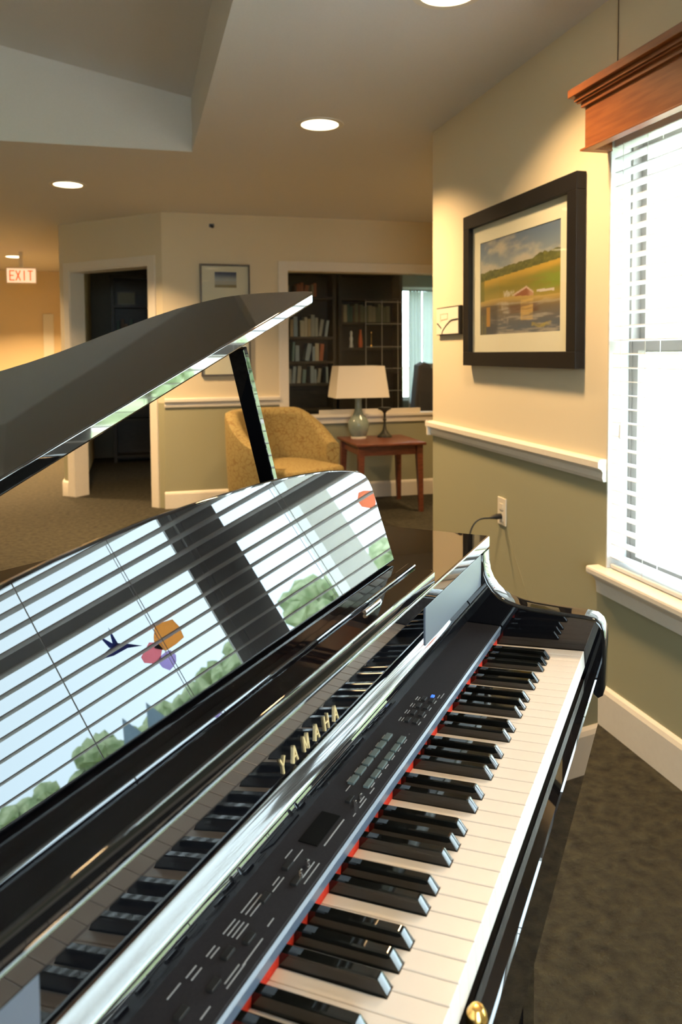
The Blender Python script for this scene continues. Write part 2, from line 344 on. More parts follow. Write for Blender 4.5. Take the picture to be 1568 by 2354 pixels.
def make_valance(y0, y1, label):
    root = thing('window_valance', label, 'valance', (XW, (y0+y1)/2, 1.875))
    h = (y1-y0)/2
    mb = MB(); mb.box(-.088, -.070, -h, h, .004, .135); mb.box(-.070, -.001, -h, -h+.018, .004, .135); mb.box(-.070, -.001, h-.018, h, .004, .135)
    mb.build('fascia', M['wood_orange'], root)
    mb = MB()
    def band(pts, e):       # moulding that returns at both ends
        for i in range(len(pts)-1): pass
    for (px, z0, z1) in ((.098, .135, .150), (.108, .150, .156), (.114, .156, .168), (.128, .171, .196)):
        mb.box(-px, -.001, -h-(px-.088), h+(px-.088), z0, z1, bev=.0015)
    mb.box(-.110, -.001, -h-.020, h+.020, .168, .171)
    mb.build('crown', M['wood_orange'], root)
    mb = MB(); mb.box(-.100, -.001, -h-.010, -h+.02, 0, .006); mb.box(-.100, -.066, -h+.02, h-.02, 0, .006, bev=.001); mb.box(-.100, -.001, h-.02, h+.010, 0, .006); mb.build('bottom_bead', M['wood_orange'], root)
    return root
make_valance(-.02, 2.195, 'orange-brown wooden valance with crown moulding above the window by the picture')
o = MB().tube([(XW-.003, 2.15, CZ), (XW-.003, 2.150, 2.2), (XW-.004, 2.152, 2.075)], .0016, 6).build('wall_wire', M['wire'])
tag(o, 'thin dark wire running down the wall from ceiling to the wooden valance', 'wire')

# sun-catchers stuck on the nearer window
def sticker(name, polys, y, z, label):
    root = thing(name, label, 'window sticker', (XW+.0875, y, z), group=None)
    for nm, col, pts in polys:
        m = translucent(nm, col, .92)
        MB().prism(pts, -.002, 0, 'x').build(nm, m, root)
    return root
def blob(cx, cz, r, n=10, wob=.22, sd=1):
    rr = random.Random(sd); return [(cx + r*(1+wob*rr.uniform(-1, 1))*math.cos(2*PI*i/n), cz + r*(1+wob*rr.uniform(-1, 1))*math.sin(2*PI*i/n)) for i in range(n)]
sticker('flower_sticker', [('orange_flower', (1, .60, .25), blob(.022, .02, .042, 9, .2, 3)), ('pink_flower', (1, .48, .55), blob(-.036, -.005, .027, 9, .25, 5)), ('purple_flower', (.72, .62, .95), blob(-.008, -.040, .026, 9, .25, 8))],
        .880, 1.085, 'translucent orange, pink and purple flower sticker on the nearer window pane')
sticker('hummingbird_sticker', [('body', (.08, .10, .3), [(-.055, -.01), (-.02, .0), (.02, .008), (.045, -.01), (.075, -.035), (.04, -.02), (.0, -.018), (-.02, -.012)]), ('wing', (.10, .14, .4), [(0, .005), (-.01, .05), (.012, .012), (.022, .055), (.024, .005)])],
        .755, 1.15, 'small dark blue hummingbird sticker on the nearer window pane')
sticker('orange_sticker', [('petals', (1, .50, .35), blob(0, 0, .032, 9, .25, 12))], 1.64, 1.135, 'small orange flower sticker on the window beside the picture')

# ------------------------------------------------------------------ framed landscape on the right wall
def hsh(i, j): 
    v = math.sin(i*127.1 + j*311.7)*43758.5453; return v - math.floor(v)
def vn(x, y):
    i, j = math.floor(x), math.floor(y); fx, fy = x-i, y-j; fx = fx*fx*(3-2*fx); fy = fy*fy*(3-2*fy)
    a = hsh(i, j)*(1-fx)+hsh(i+1, j)*fx; b = hsh(i, j+1)*(1-fx)+hsh(i+1, j+1)*fx; return a*(1-fy)+b*fy
def fb(x, y, o=4):
    s = 0; a = .5
    for k in range(o): s += a*vn(x, y); x *= 2.03; y *= 2.03; a *= .5
    return s/(1-.5**o)
def mixc(a, b, t): t = max(0, min(1, t)); return tuple(a[i]*(1-t)+b[i]*t for i in range(3))
def sm(a, b, x): t = max(0, min(1, (x-a)/(b-a))); return t*t*(3-2*t)
def landscape(u, v):        # u 0..1 left to right, v 0..1 bottom to top (linear colours)
    ridge = .665 + .035*math.sin(u*2.2) + .045*(fb(u*16, 3, 4)-.5) + .05*sm(.55, .95, u)
    field_top = .575 + .075*u; shore = .36 + .02*math.sin(u*5)
    if v > ridge:
        s = mixc((.24, .29, .36), (.13, .18, .30), sm(.7, 1, v)); c = fb(u*3.2+1, v*5.5, 5)
        return mixc(s, (.50, .45, .40), sm(.44, .66, c + .16*(1-sm(.72, .93, v))))
    if v > field_top:
        return mixc((.055, .06, .012), (.20, .20, .045), fb(u*34, v*40, 4)*1.4-.25)
    if v > shore:
        t = fb(u*5, v*26, 4); base = mixc((.56, .34, .05), (.24, .20, .03), sm(.0, .13, field_top-v)+.5*(t-.5))
        if u > .55: base = mixc(base, (.22, .27, .03), sm(.55, .9, u)*sm(.03, .12, field_top-v)*sm(.3, .6, t))
        base = mixc(base, (.36, .26, .05), sm(.10, .0, v-shore))
        if u < .06: base = mixc(base, (.16, .16, .03), .8)
        bx = u-.62                                  # little boathouse on the shore
        hroof = .455 - .38*max(0, -bx) - .75*max(0, bx)
        if -.16 < bx < .08 and shore < v < hroof:
            if v > hroof-.02: return (.60, .42, .36)
            return mixc((.30, .10, .05), (.50, .27, .18), sm(.0, .06, bx))
        if .33 < u < .47 and shore < v < shore+.05 + .02*fb(u*40, 1): return mixc(base, (.62, .55, .50), fb(u*60, v*60, 3)*1.6-.4)
        if .74 < u < .93 and abs(v-(shore+.045)) < .012: return (.65, .55, .55)
        return base
    w = fb(u*7, v*46, 4)
    deep = mixc((.20, .14, .08), (.10, .12, .17), sm(.32, .05, v)); c = mixc(deep, (.34, .30, .28), sm(.48, .75, w))
    c = mixc(c, (.55, .36, .10), sm(.10, .0, shore-v)*.85)
    if .38 < u < .80 and .205 < v < .285: c = mixc(c, (.13, .055, .03), .75*sm(.80, .72, u)*sm(.38, .44, u))
    if .55 < u < .70 and .13 < v < .33: c = mixc(c, (.66, .42, .14), .5*sm(.3, .6, fb(u*8, v*60, 3)) + .2)
    if .30 < u < .40 and v < .34: c = mixc(c, (.50, .42, .36), .55*sm(.35, .7, fb(u*20, v*50, 3))*sm(.05, .2, v))
    if u < .30 and v < .31: c = mixc(c, (.06, .045, .035), .6*sm(.30, .22, u))
    if .015 < u < .045 or .06 < u < .085:
        if v < .22: c = (.15, .13, .06)
    if .09 < u < .145 and .09 < v < .30: c = (.42, .21, .04)
    if .68 < u < .90 and abs(v-.075-.01*math.sin(u*30)) < .018: c = mixc(c, (.42, .32, .08), fb(u*40, v*60, 3)*1.8-.4)
    return c
def seascape(u, v):
    if v > .42: return mixc((.50, .52, .55), (.05, .07, .16), sm(.42, .95, v) + .1*(fb(u*4, v*10)-.5))
    if v > .18: return mixc((.45, .42, .38), (.55, .53, .50), fb(u*3, v*20))
    return mixc((.22, .17, .08), (.34, .27, .14), fb(u*6, v*14))
def painting(name, fn, w, h, nx, nz, parent, off, axis):
    """flat painted sheet, colours per vertex"""
    vs, fs, cs = [], [], []
    for j in range(nz+1):
        for i in range(nx+1):
            u, v = i/nx, j/nz; a = (u-.5)*w; z = (v-.5)*h
            vs.append((off, -a, z) if axis == 'y' else (a, off, z)); cs.append(fn(u, v))
    for j in range(nz):
        for i in range(nx):
            k = j*(nx+1)+i; f = (k, k+1, k+nx+2, k+nx+1); fs.append(f)
    me = bpy.data.meshes.new(name); me.from_pydata(vs, [], fs)
    at = me.color_attributes.new('paint', 'FLOAT_COLOR', 'POINT')
    for i, c in enumerate(cs): at.data[i].color = (*c, 1)
    m = mat(name+'_paint', (.5, .5, .5), .7); N, L, b = nodes(m); a = N.new('ShaderNodeVertexColor'); a.layer_name = 'paint'; L.new(a.outputs['Color'], b.inputs['Base Color'])
    me.materials.append(m); o = bpy.data.objects.new(name, me); COL.objects.link(o); o.parent = parent; return o
def ring(mb, hw, hh, wd, d0, d1, axis, bev=.002):
    """rectangular frame of four bars in the wall plane; d0..d1 depth coordinate"""
    for a0, a1, z0, z1 in ((-hw, hw, hh-wd, hh), (-hw, hw, -hh, -hh+wd), (-hw, -hw+wd, -hh+wd, hh-wd), (hw-wd, hw, -hh+wd, hh-wd)):
        if axis == 'y': mb.box(d0, d1, a0, a1, z0, z1, bev=bev)
        else: mb.box(a0, a1, d0, d1, z0, z1, bev=bev)
yc, zc, hw, hh = 2.785, 1.512, .465, .333
pic = thing('framed_picture', 'large black-framed landscape painting of a golden field above dark water', 'picture', (XW, yc, zc))
mb = MB(); ring(mb, hw, hh, .060, -.040, -.002, 'y'); mb.build('frame', M['frame_black'], pic)
MB().box(-.014, -.008, -hw+.055, hw-.055, -hh+.055, hh-.055).build('backing', M['frame_black'], pic)
mb = MB(); ring(mb, hw-.056, hh-.056, .078, -.018, -.0142, 'y', 0); mb.build('mat_border', M['mat_board'], pic)
painting('landscape_painting', landscape, 2*(hw-.132), 2*(hh-.132), 190, 150, pic, -.0155, 'y')
MB().box(-.026, -.024, -hw+.056, hw-.056, -hh+.056, hh-.056).build('glass', M['glass'], pic)

card = thing('wall_plaque', 'small cream card with dark curved lines beside the large picture', 'plaque', (XW, 3.482, 1.391))
a, h2 = .145, .068
MB().box(-.016, -.002, -a, a, -h2, h2, bev=.0015).build('block', M['frame_black'], card)
MB().box(-.0175, -.0162, -a+.020, a-.002, -h2+.005, h2-.005).build('card_face', M['mat_board'], card)
mb = MB(); x0, x1 = -.0188, -.0176
def stroke(mb, pts, wd):
    for (p, q) in zip(pts, pts[1:]):
        d = Vector((q[0]-p[0], q[1]-p[1])); n = Vector((-d.y, d.x)).normalized()*wd/2
        mb.prism([(p[0]-n.x, p[1]-n.y), (q[0]-n.x, q[1]-n.y), (q[0]+n.x, q[1]+n.y), (p[0]+n.x, p[1]+n.y)], x0, x1, 'x')
stroke(mb, [(.135, -.008), (.118, -.014), (.08, -.034)], .006)       # the wall is seen so that +Y is the far (left) side
stroke(mb, [(.072, -.062), (.060, -.045), (.02, -.022), (-.03, -.002), (-.06, .002), (-.125, .004)], .0065)
mb.build('curved_lines', M['frame_black'], card)
mb = MB(); stroke(mb, [(.09, .036), (.09, -.004)], .002); stroke(mb, [(.085, .006), (.0, .010)], .002); stroke(mb, [(.085, .036), (.0, .036), (.0, .010)], .001)
mb.build('faint_sketch', M['tan_fabric'], card)

# outlet with plug
out = thing('wall_outlet', 'ivory wall outlet with a black plug on the green wall', 'outlet', (XW, 2.928, .568))
MB().box(-.006, 0, -.037, .037, -.058, .058, bev=.002).build('cover_plate', M['plate'], out)
for z in (-.028, .020): MB().box(-.0085, -.0055, -.017, .017, z-.014, z+.014, bev=.002).build('socket_face', M['plate'], out)
cord = thing('power_cord', 'black power cord plugged into the wall outlet and dropping behind the piano', 'cord', (XW-.009, 2.925, .548))
mb = MB(); mb.tube([(0, 0, 0), (-.02, 0, 0), (-.034, 0, -.001), (-.050, .0, -.004)], [.012, .012, .009, .005], 12); mb.build('plug', M['cable'], cord, smooth=True)
mb = MB(); pts = []
P = [Vector((-.05, 0, -.004)), Vector((-.10, .01, -.012)), Vector((-.135, .01, -.06)), Vector((-.15, .0, -.16)), Vector((-.19, -.02, -.30)), Vector((-.30, -.08, -.50)), Vector((-.42, -.2, -.534))]
for i in range(len(P)-1):
    p0, p1, p2, p3 = P[max(i-1, 0)], P[i], P[i+1], P[min(i+2, len(P)-1)]
    for k in range(8):
        t = k/8; pts.append(.5*((2*p1)+(-p0+p2)*t+(2*p0-5*p1+4*p2-p3)*t*t+(-p0+3*p1-3*p2+p3)*t**3))
pts.append(P[-1]); mb.tube(pts, .0036, 8); mb.build('lead', M['cable'], cord, smooth=True)
o = MB().tube([(XW-.0018, 2.885, .512), (XW-.0018, 2.86, .47), (XW-.0018, 2.80, .385), (XW-.0018, 2.705, .27), (XW-.0018, 2.66, .14)], .0008, 5).build('thin_cable', M['putty'])
tag(o, 'hair-thin wall-coloured cable hanging from the outlet down the green wall', 'cable')

# ------------------------------------------------------------------ back wall: picture, sensor
bp = thing('framed_print', 'tall thin-framed print with small blue seascape on the back wall', 'picture', (.693, YB, 1.508))
mb = MB(); ring(mb, .200, .449, .014, -.028, -.002, 'x'); mb.build('frame', M['frame_bronze'], bp)
MB().box(-.19, .19, -.012, -.004, -.44, .44).build('mat_border', M['mat_board'], bp)
s = painting('seascape', seascape, .175, .125, 40, 30, bp, 0, 'x'); s.location = (.005, -.0135, .325)
MB().box(-.188, .188, -.020, -.018, -.437, .437).build('glass', M['glass'], bp)
sn = thing('wall_sensor', 'tiny grey motion sensor high on the back wall', 'sensor', (.592, YB, 2.262))
MB().box(-.018, .022, -.010, 0, -.012, .016, bev=.003).build('base', M['slate'], sn)
MB().lathe([(.0, -.03), (.010, -.026), (.014, -.01), (.014, 0)], 0, 0, 14, rot=Matrix.Rotation(rad(-70), 4, 'X') @ Matrix.Translation((.006, 0, -.006))).build('lens', M['satin_black'], sn, smooth=True)

# ------------------------------------------------------------------ side table, lamp, candle stand, armchair
TZ = .545
tb = thing('side_table', 'reddish cherry wood side table with tapered legs beside the yellow armchair', 'table', (1.868, 5.85, 0))
MB().prism([(-.28, -.30), (.28, -.30), (.28, .30), (-.28, .30)], TZ-.022, TZ, 'z', bev=.006).build('table_top', M['wood_red'], tb, smooth=True)
for sx, sy, w_, d_ in ((0, -1, 0, 0), (0, 1, 0, 0)): MB().box(-.21, .21, sy*.248-.009, sy*.248+.009, TZ-.095, TZ-.022).build('apron', M['wood_red'], tb)
for sx in (-1, 1): MB().box(sx*.228-.009, sx*.228+.009, -.239, .239, TZ-.095, TZ-.022).build('apron', M['wood_red'], tb)
for sx in (-1, 1):
    for sy in (-1, 1):
        mb = MB(); t = bmesh.new(); q = []
        for z, w_ in ((0, .015), (TZ-.10, .024), (TZ-.022, .024)):
            cx, cy_ = sx*(.236+(.012 if z == 0 else 0)), sy*(.253+(.012 if z == 0 else 0))
            q.append([t.verts.new((cx+a_*w_, cy_+b_*w_, z)) for a_, b_ in ((-1, -1), (1, -1), (1, 1), (-1, 1))])
        t.faces.new(q[0][::-1]); t.faces.new(q[2])
        for A, B in zip(q, q[1:]):
            for i in range(4): t.faces.new((A[i], A[(i+1) % 4], B[(i+1) % 4], B[i]))
        mb._add(t); mb.build('leg', M['wood_red'], tb)
lp = thing('table_lamp', 'table lamp with cream rectangular shade and grey-green ceramic base', 'lamp', (1.725, 5.98, TZ))
MB().lathe([(.0, .0), (.062, .0), (.064, .012), (.055, .016)], n=36).build('foot', M['plate'], lp, smooth=True)
MB().lathe([(.055, .016), (.066, .03), (.080, .07), (.086, .10), (.084, .13), (.068, .165), (.042, .195), (.030, .23), (.027, .30), (.030, .335), (.0, .337)], n=40).build('lamp_base', M['celadon'], lp, smooth=True)
MB().tube([(0, 0, .33), (0, 0, .56)], .005, 8).build('stem', M['brass'], lp)
def frustum(mb, z0, z1, a, b, c, d, th=.002):
    t = bmesh.new(); 
    for k, (A, B, Cc, D) in enumerate(((a, b, c, d), (a-th, b-th, c-th, d-th))):
        p = [t.verts.new((x, y, z0)) for x, y in ((-A, -B), (A, -B), (A, B), (-A, B))]; q = [t.verts.new((x, y, z1)) for x, y in ((-Cc, -D), (Cc, -D), (Cc, D), (-Cc, D))]
        for i in range(4): t.faces.new((p[i], p[(i+1) % 4], q[(i+1) % 4], q[i]) if k == 0 else (p[(i+1) % 4], p[i], q[i], q[(i+1) % 4]))
    mb._add(t)
mb = MB(); frustum(mb, .335, .588, .222, .135, .190, .108); mb.build('lamp_shade', M['shade'], lp)
cs = thing('candle_stand', 'dark iron pedestal candle stand on the side table behind the lamp', 'candle stand', (1.955, 6.0, TZ))
MB().lathe([(.0, 0), (.062, 0), (.060, .012), (.045, .022), (.030, .04), (.018, .06), (.012, .09), (.010, .13), (.016, .145), (.010, .16), (.010, .195), (.018, .21), (.035, .222), (.052, .228), (.054, .236), (.0, .236)], n=28).build('pedestal', M['iron'], cs, smooth=True)
MB().lathe([(.0, .236), (.050, .236), (.052, .245), (.0, .245)], n=28).build('dish', M['iron'], cs, smooth=True)
lb = MB().box(0, .90, -.012, .012, 0, .040, bev=.002).build('ledge_board', M['mat_board'], loc=(1.47, YB+.012, LZ0+.0185)); tag(lb, 'long flat cream board standing on the library window sill behind the lamp', 'board')
# barrel armchair
ch = thing('armchair', 'yellow ochre barrel armchair with crackle pattern fabric beside the side table', 'armchair', (1.0, 5.42, 0), rad(28))
# open side faces local -Y
t = bmesh.new(); NS = 40; prof = []
def hgt(a): k = abs(a)/rad(128); return .83 - .235*sm(.38, .95, k)
rows = []
for i in range(NS+1):
    a = rad(-128) + rad(256)*i/NS; k = abs(a)/rad(128)
    ro, ri = .405 + .01*(1-k), .315; h = hgt(a); cxx, cyy = math.sin(a), math.cos(a)
    flare = .02
    sec = [(ro-.035, .12), (ro-.01, .30), (ro, .5), (ro+flare*.3, h-.05), (ro+.002, h-.015), (ro-.03, h), (ri+.03, h), (ri+.004, h-.015), (ri-.004, h-.05), (ri, .42), (ri+.01, .12)]
    rows.append([t.verts.new((cxx*r, cyy*r*.98, z)) for r, z in sec])
for A, B in zip(rows, rows[1:]):
    for j in range(len(A)): t.faces.new((A[j], A[(j+1) % len(A)], B[(j+1) % len(A)], B[j]))
t.faces.new(rows[0][::-1]); t.faces.new(rows[-1]); bmesh.ops.recalc_face_normals(t, faces=t.faces)
mb = MB(); mb._add(t); mb.build('shell', M['ochre'], ch, smooth=50)
mb = MB(); pts = [( .295*math.sin(rad(a)), .295*math.cos(rad(a))) for a in range(-115, 116, 10)] + [(.24, -.37), (.1, -.40), (-.1, -.40), (-.24, -.37)]
mb.prism(pts, .15, .33, 'z', bev=.01).build('seat_base', M['ochre'], ch, smooth=40)
mb = MB(); pts2 = [( .290*math.sin(rad(a)), .290*math.cos(rad(a))) for a in range(-112, 113, 10)] + [(.235, -.385), (.1, -.415), (-.1, -.415), (-.235, -.385)]
mb.prism(pts2, .335, .455, 'z', bev=.03, seg=4).build('seat_cushion', M['ochre'], ch, smooth=40)
for sx, sy in ((-1, -1), (1, -1), (-1, 1), (1, 1)): MB().lathe([(.0, 0), (.016, 0), (.026, .15), (.0, .15)], sx*.25, sy*.25, 10).build('leg', M['wood_dark'], ch, smooth=True)

# ------------------------------------------------------------------ library behind the window
mb = MB(); 
mb.box(xe+.12, 3.22, 9.6, 9.7, 0, CZ); mb.box(4.12, 4.4, 9.6, 9.7, 0, CZ); mb.box(3.22, 4.12, 9.6, 9.7, 0, .6); mb.box(3.22, 4.12, 9.6, 9.7, 2.1, CZ)
struct(mb.build('wall_library', M['dark_room']))
mb = MB(); mb.box(3.22, 4.12, 9.62, 9.66, .6, .65); mb.box(3.22, 4.12, 9.62, 9.66, 2.05, 2.1); mb.box(3.22, 3.27, 9.62, 9.66, .65, 2.05); mb.box(4.07, 4.12, 9.62, 9.66, .65, 2.05)
w4 = struct(mb.build('window_4', M['vinyl'])); MB().box(3.27, 4.07, 9.64, 9.644, .65, 2.05).build('pane', M['glass'], w4)
# opening to sky: the far shell stops behind this window
ct = thing('sheer_curtain', 'pale sheer curtain panels over the library window', 'curtain', (3.65, 9.45, .58))
for x0_, x1_ in ((-.24, -.055), (-.05, .52)):
    t = bmesh.new(); n = 28; A = []
    for i in range(n+1):
        u = i/n; x = x0_+(x1_-x0_)*u; A.append((t.verts.new((x, .012*math.sin(u*26), 0)), t.verts.new((x, .012*math.sin(u*26), 1.45))))
    for p, q in zip(A, A[1:]): t.faces.new((p[0], q[0], q[1], p[1]))
    mb = MB(); mb._add(t); mb.build('curtain_panel', M['sheer'], ct, smooth=True)
MB().tube([(-.5, 0, 1.46), (.56, 0, 1.46)], .010, 8).build('curtain_rod', M['iron'], ct)
def bookcase(name, x0, x1, y, shelves, depth, top, label):
    root = thing(name, label, 'bookcase', (x0, y, 0)); W_ = x1-x0
    MB().box(0, .035, 0, depth, 0, top).build('side_panel', M['wood_dark'], root); MB().box(W_-.035, W_, 0, depth, 0, top).build('side_panel', M['wood_dark'], root)
    MB().box(.035, W_-.035, depth-.012, depth, 0, top).build('back_panel', M['wood_dark'], root)
    MB().box(-.01, W_+.01, -.01, depth, top, top+.035).build('top_panel', M['wood_dark'], root)
    for z in shelves: MB().box(.036, W_-.036, .005, depth-.013, z-.028, z).build('shelf', M['wood_dark'], root)
    return root
ORD = ['first', 'second', 'third', 'fourth', 'fifth', 'sixth', 'seventh', 'eighth', 'ninth', 'tenth', 'eleventh', 'twelfth', 'thirteenth', 'fourteenth', 'fifteenth', 'sixteenth', 'seventeenth', 'eighteenth', 'nineteenth', 'twentieth']
BC = {'cream': (.5, .45, .34), 'grey': (.32, .33, .30), 'pale blue': (.30, .38, .44), 'olive': (.22, .21, .12), 'brown': (.16, .10, .06), 'tan': (.42, .33, .20), 'rust': (.42, .13, .06), 'dark green': (.07, .12, .09), 'teal': (.16, .26, .27), 'dark blue': (.07, .09, .17)}
BM = {k: mat('book_cover_'+k.replace(' ', '_'), v, .6) for k, v in BC.items()}; PAGES = mat('book_pages', (.7, .66, .55), .8)
def books(x0, x1, y, z, n, where, cols, hmin=.17, hmax=.24, gap=.15, lean=.12, sd=1):
    rr = random.Random(sd); x = x0; k = 0; L = []
    while x < x1 and k < n:
        w_ = rr.uniform(.020, .048); h = rr.uniform(hmin, hmax); d = rr.uniform(.13, .17); c = rr.choice(cols)
        if rr.random() < gap: x += rr.uniform(.02, .06)
        if x+w_ > x1: break
        tilt = rr.uniform(.06, .2) if rr.random() < lean else 0
        tilt = tilt if x + w_ + h*math.sin(tilt) < x1 - .01 else 0
        L.append((x, w_, h, d, c, tilt)); x += w_+.002+ (h*math.sin(tilt) if tilt else 0); k += 1
    for i, (x, w_, h, d, c, tilt) in enumerate(L):
        root = thing('book', '%s book, %s from the left on the %s' % (c, ORD[i], where), 'book', (x+w_/2, y, z+.0005+(w_/2*math.sin(tilt))), group='books on the '+where)
        root.rotation_euler = (0, tilt, 0)
        MB().box(-w_/2, w_/2, 0, d, 0, h, bev=.002).build('cover', BM[c], root)
        MB().box(-w_/2+.003, w_/2-.003, .004, d+.001, h-.004, h+.0005).build('pages', PAGES, root)
LY = 8.3
S1 = [.08, .62, .905, 1.15, 1.42, 1.86]
bookcase('bookcase', 1.42, 2.14, LY, S1, .28, 2.12, 'dark wooden bookcase full of books at left behind the library window')
paleset = ['cream', 'grey', 'tan', 'pale blue', 'cream', 'grey']
books(1.46, 2.09, LY+.03, 1.42, 14, 'upper bookcase shelf behind the lid tip', paleset, sd=3)
books(1.46, 2.09, LY+.03, 1.15, 16, 'middle bookcase shelf behind the library window', ['teal', 'pale blue', 'grey', 'rust', 'olive', 'cream'], .16, .22, sd=5, gap=.25, lean=.25)
books(1.46, 2.09, LY+.03, .905, 12, 'lower bookcase shelf left of the lamp', ['pale blue', 'grey', 'cream', 'teal'], .15, .195, sd=9, gap=.3, lean=.5)
books(1.46, 2.05, LY+.03, 1.86, 10, 'topmost bookcase shelf', ['brown', 'rust', 'rust', 'tan'], .12, .17, sd=11)
S2 = [.08, 1.03, 1.30, 1.585, 1.86]
bookcase('bookcase', 2.20, 2.96, LY+.1, S2, .28, 2.12, 'dark wooden bookcase behind the lamp and metal grid')
books(2.24, 2.91, LY+.13, 1.585, 17, 'long shelf above the lamp shade', ['olive', 'brown', 'dark green', 'tan', 'olive'], .17, .21, gap=.05, lean=.03, sd=14)
vz = thing('orange_vase', 'slim orange vase on the dark shelf behind the lamp', 'vase', (2.47, LY+.16, 1.3005)); MB().lathe([(.0, 0), (.022, 0), (.026, .05), (.020, .12), (.012, .18), (.015, .20), (.0, .2)], n=18).build('vase_body', mat('orange_glaze', (.7, .14, .03), .3), vz, smooth=True)
vz = thing('white_figurine', 'small white figurine on the dark shelf left of the orange vase', 'figurine', (2.36, LY+.16, 1.3005)); MB().lathe([(.0, 0), (.026, 0), (.022, .02), (.016, .06), (.022, .10), (.012, .135), (.018, .155), (.014, .18), (.0, .19)], n=18).build('figure_body', mat('white_glaze', (.8, .8, .78), .3), vz, smooth=True)
vz = thing('gold_candlestick', 'thin golden candlestick on the shelf right of the orange vase', 'candlestick', (2.60, LY+.16, 1.3005)); MB().lathe([(.0, 0), (.02, 0), (.018, .01), (.005, .03), (.005, .15), (.010, .16), (.004, .18), (.0, .19)], n=14).build('stick_body', M['brass'], vz, smooth=True)
vz = thing('green_bowl', 'pale green glass bowl on the shelf above the lamp shade', 'bowl', (2.58, LY+.225, 1.0310)); MB().lathe([(.0, 0), (.04, 0), (.05, .01), (.10, .045), (.118, .062), (.114, .062), (.10, .05), (.0, .02)], n=30).build('bowl_body', mat('green_glass', (.25, .45, .30), .15), vz, smooth=True)
gr = thing('metal_grid_screen', 'thin metal grid screen standing in the library behind the lamp', 'screen', (2.02, 6.75, 0))
mb = MB()
for x in (.0, .155, .31, .42): mb.box(x, x+.006, 0, .006, .0, 1.72)
for z in (.70, .885, 1.09, 1.29, 1.50, 1.70): mb.box(0, .42, 0, .006, z, z+.006)
mb.build('grid_bars', M['steel_grid'], gr)
MB().box(-.01, .44, -.04, .05, 0, .012).build('foot_bar', M['steel_grid'], gr)
wc = thing('wingback_chair', 'charcoal wingback chair in the library in front of the pale curtain', 'armchair', (2.97, 8.0, 0), rad(-15))
t = bmesh.new()
mb = MB(); mb.prism([(-.05, .25), (.03, .25), (.16, 1.02), (.17, 1.10), (.10, 1.13), (.03, 1.09)], -.02, .55, 'y', bev=.02).build('backrest', M['grey_fabric'], wc, smooth=40)
for y in (-.06, .55): MB().prism([(0, .3), (.32, .3), (.34, .62), (.30, .72), (.28, .95), (.20, 1.06), (.06, 1.10)], y, y+.06, 'y', bev=.015).build('wing', M['grey_fabric'], wc, smooth=40)
MB().box(.04, .62, .01, .54, .26, .46, bev=.03).build('seat', M['grey_fabric'], wc, smooth=40)
for x in (.05, .55):
    for y in (.03, .5): MB().box(x, x+.04, y, y+.04, 0, .27).build('leg', M['wood_dark'], wc)
tc_ = thing('tan_chair', 'tan upholstered chair at the right edge of the library window', 'chair', (3.52, 8.8, 0), rad(10))
MB().prism([(0, .4), (.06, .4), (.10, 1.05), (.04, 1.10), (-.02, 1.05)], 0, .5, 'y', bev=.015).build('backrest', M['tan_fabric'], tc_, smooth=40)
MB().box(0, .5, 0, .5, .36, .46, bev=.02).build('seat', M['tan_fabric'], tc_, smooth=40)
for x in (.02, .44):
    for y in (.02, .44): MB().box(x, x+.035, y, y+.035, 0, .37).build('leg', M['wood_dark'], tc_)
# seen through the doorway
bookcase('bookcase', -.28, .80, 9.1, [.08, .5, .9, 1.40, 1.80], .28, 2.1, 'dark bookcase seen through the left doorway')
books(-.22, .75, 9.13, 1.40, 18, 'bookcase shelf through the doorway', ['dark blue', 'brown', 'cream', 'dark green', 'brown', 'tan'], .18, .24, gap=.3, lean=.05, sd=21)
pf = thing('small_picture', 'small dim picture leaning on the top of the doorway bookcase shelf', 'picture', (-.11, 9.16, 1.801), 0)
mb = MB(); ring(mb, .10, .075, .012, -.01, .006, 'x'); f2 = mb.build('frame', M['frame_bronze'], pf); f2.location = (0, 0, .076)
MB().box(-.09, .09, -.004, .002, .012, .14).build('print', mat('dim_print', (.25, .26, .20), .6), pf)
cl = thing('ceiling_lamp', 'small unlit ceiling lamp in the dark library doorway', 'lamp', (-.02, 8.2, CZ)); MB().lathe([(.0, -.07), (.03, -.065), (.06, -.04), (.07, -.01), (.07, 0), (.0, 0)], n=24).build('lamp_dome', M['vinyl'], cl, smooth=True)

